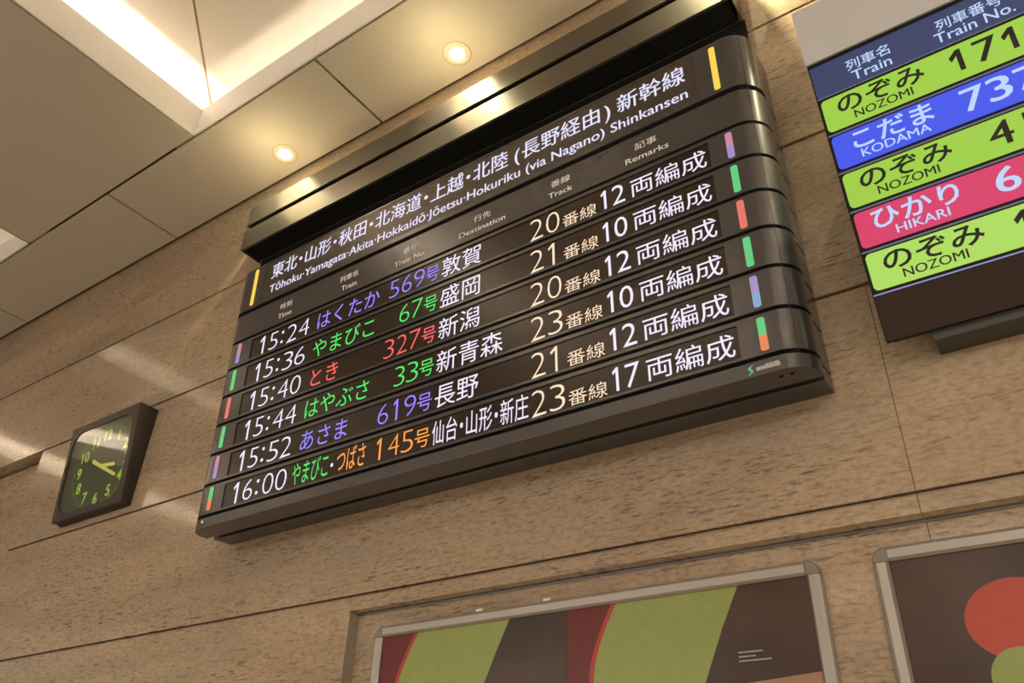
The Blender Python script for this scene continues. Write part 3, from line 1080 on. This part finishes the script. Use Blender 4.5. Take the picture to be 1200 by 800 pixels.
hand('hour_hand', (-0.285, 0.240), (-0.152, 0.222), 0.008, 0.010, 0.003)
hand('minute_hand', (-0.352, 0.277), (-0.122, 0.160), 0.010, 0.008, 0.0055)
mb = MB()
mb.add([fd.pt(DCX + 0.011 * math.cos(k * math.pi / 10), DCV + 0.010 * math.sin(k * math.pi / 10), 0.0075) for k in range(20)], [tuple(range(20))])
mb.build('hand_hub', C_HAND, clock)
mb = MB()
mb.prism(rounded_rect(-0.5875, -0.0425, 0.0325, 0.4755, 0.086, 10), lambda p, q, t: fk.pt(p, q, t), -0.0045, -0.0030)
mb.build('glass', M_GLASS, clock)


# ------------------------------------------------------------------ the framed posters in the recess
RAIL = 0.035


def poster_frame(x0, x1, ztop, zbot, label, y=REC_D):
    root = empty('poster_frame', ((x0 + x1) / 2, y, zbot))
    tag(root, label, 'poster', 'framed posters in the wall recess')
    cx = (x0 + x1) / 2
    yf = -0.021        # front of the rails, from the recess back
    h_ = ztop - zbot
    w_ = (x1 - x0) / 2
    C = 0.037
    prof = [(0.0, -0.0005), (0.0, -0.010), (0.004, -0.017), (0.010, yf), (RAIL - 0.006, yf + 0.001), (RAIL, yf + 0.008), (RAIL, -0.0005)]
    mb = MB()
    mb.prism(prof, lambda p, q, t: (t, q, h_ - p), -w_ + C, w_ - C)
    mb.build('top_rail', M_SILVER, root)
    mb = MB()
    mb.prism(prof, lambda p, q, t: (t, q, p), -w_ + C, w_ - C)
    mb.build('bottom_rail', M_SILVER, root)
    mb = MB()
    mb.prism(prof, lambda p, q, t: (-w_ + p, q, t), C, h_ - C)
    mb.build('side_rail', M_SILVER, root)
    mb = MB()
    mb.prism(prof, lambda p, q, t: (w_ - p, q, t), C, h_ - C)
    mb.build('side_rail', M_SILVER, root)
    for sx in (-1, 1):
        for top in (0, 1):
            mb = MB()
            # quarter-round corner piece
            o = [(C, 0.0)]
            o = [(C, C)]
            for k in range(9):
                a = math.radians(180 + 90 * k / 8)
                o.append((C + C * math.cos(a), C + C * math.sin(a)))
            prc = [(sx * (-w_ + p) if sx < 0 else w_ - p, (h_ - q) if top else q) for p, q in o]
            prc = [((-w_ + p) if sx < 0 else (w_ - p), (h_ - q) if top else q) for p, q in o]
            mb.prism(prc, lambda p, q, t: (p, t, q), -0.0005, yf + 0.0015)
            mb.build('corner_piece', M_CORNER, root, bevel=0.004, seg=3)['label'] = 'grey plastic frame corner'
    mb = MB()
    mb.box(-w_ + RAIL - 0.004, w_ - RAIL + 0.004, -0.008, -0.002, RAIL - 0.004, h_ - RAIL + 0.004)
    sheet = mb.build('poster_sheet', M_POSTER, root)
    return root, sheet, cx, zbot


def patch(name, pts, mt, sheet, cx, zb, lift):
    mb = MB()
    mb.add([(x - cx, -0.008 - lift, z - zb) for x, z in pts], [tuple(range(len(pts)))])
    return mb.build(name, mt, sheet)


def arc(cx, cz, rx, rz, a0, a1, n=24):
    return [(cx + rx * math.cos(math.radians(a0 + (a1 - a0) * k / n)), cz + rz * math.sin(math.radians(a0 + (a1 - a0) * k / n))) for k in range(n + 1)]


ZT = 2.228
root, sheet, pcx, pzb = poster_frame(-1.993, -0.535, 2.2605, 1.30, 'silver framed poster showing two green shapes beside dark red, under the departure board')
ZI = 2.2605 - RAIL + 0.001


def abstract_panel(xl, xe, xr, xz):
    """plain colour shapes: a dark red field, a bright red edge, a green field"""
    patch('red_shape', [(xl, ZI), (xe, ZI)] + [(xe - 0.075 * math.sin(math.pi * k / 16), ZI - 0.42 * k / 16) for k in range(1, 17)] + [(xl, ZI - 0.42)], P_RED, sheet, pcx, pzb, 0.0006)
    e = [(xe - 0.075 * math.sin(math.pi * k / 16), ZI - 0.42 * k / 16) for k in range(0, 17)]
    patch('bright_red_edge', [(a - 0.008, b) for a, b in e] + [(a + 0.006, b) for a, b in e[::-1]], P_EDGE, sheet, pcx, pzb, 0.0012)
    patch('green_shape', [(a + 0.006, b) for a, b in e] + [(xz - 0.10, ZI - 0.42), (xz - 0.055, ZI - 0.22), (xz, ZI - 0.10), (xr, ZI)], P_GREEN, sheet, pcx, pzb, 0.0006)


abstract_panel(-1.9575, -1.815, -1.455, -1.505)
abstract_panel(-1.2565, -1.105, -0.748, -0.800)
patch('divider_line', [(-1.2575, 1.34), (-1.2565, 1.34), (-1.2565, ZI), (-1.2575, ZI)], plain('divider_dark_brown', (0.03, 0.02, 0.015, 1), 0.5), sheet, pcx, pzb, 0.0009)  # thin dark line dividing the two colour panels
patch('tan_shape', [(-0.885, 1.985), (-0.5715, 2.006), (-0.5715, 1.34), (-0.885, 1.34)], P_TABLE, sheet, pcx, pzb, 0.0003)
mb = MB()
rnd = random.Random(2)
for j, (ln_, z_) in enumerate(((0.060, 2.063), (0.040, 2.053), (0.080, 2.043))):
    x = -0.765
    while x < -0.765 + ln_:
        wd = rnd.uniform(0.002, 0.004)
        mb.box(x - pcx, x + wd - pcx, -0.0086, -0.0082, z_ - pzb, z_ + 0.0032 - pzb)
        x += wd + 0.0014
mb.build('tiny_caption_lines', P_WHITE, sheet)
for x_ in (-1.572, -1.326):
    mb = MB()
    mb.prism(rounded_rect(x_ - pcx - 0.013, x_ - pcx + 0.013, 2.2625 - pzb, 2.2705 - pzb, 0.004, 6), lambda p, q, t: (p, t, q), -0.0005, -0.008)
    mb.build('hanging_clip', plain('clip_white', (0.8, 0.78, 0.74, 1), 0.4), root)

root, sheet, pcx, pzb = poster_frame(-0.4150, 1.045, 2.2645, 1.30, 'silver framed brown poster with a red disc over a green column, at the right edge')
ZI = 2.2645 - RAIL
patch('red_disc', arc(-0.150, 2.075, 0.105, 0.085, 0, 354, 48), plain('poster_orange_red', (0.42, 0.045, 0.025, 1), 0.38, 0, 0.5, 0.1, 30), sheet, pcx, pzb, 0.0009)
patch('green_column', rounded_rect(-0.232, -0.060, 1.50, 2.020, 0.06, 8), P_GREEN, sheet, pcx, pzb, 0.0013)
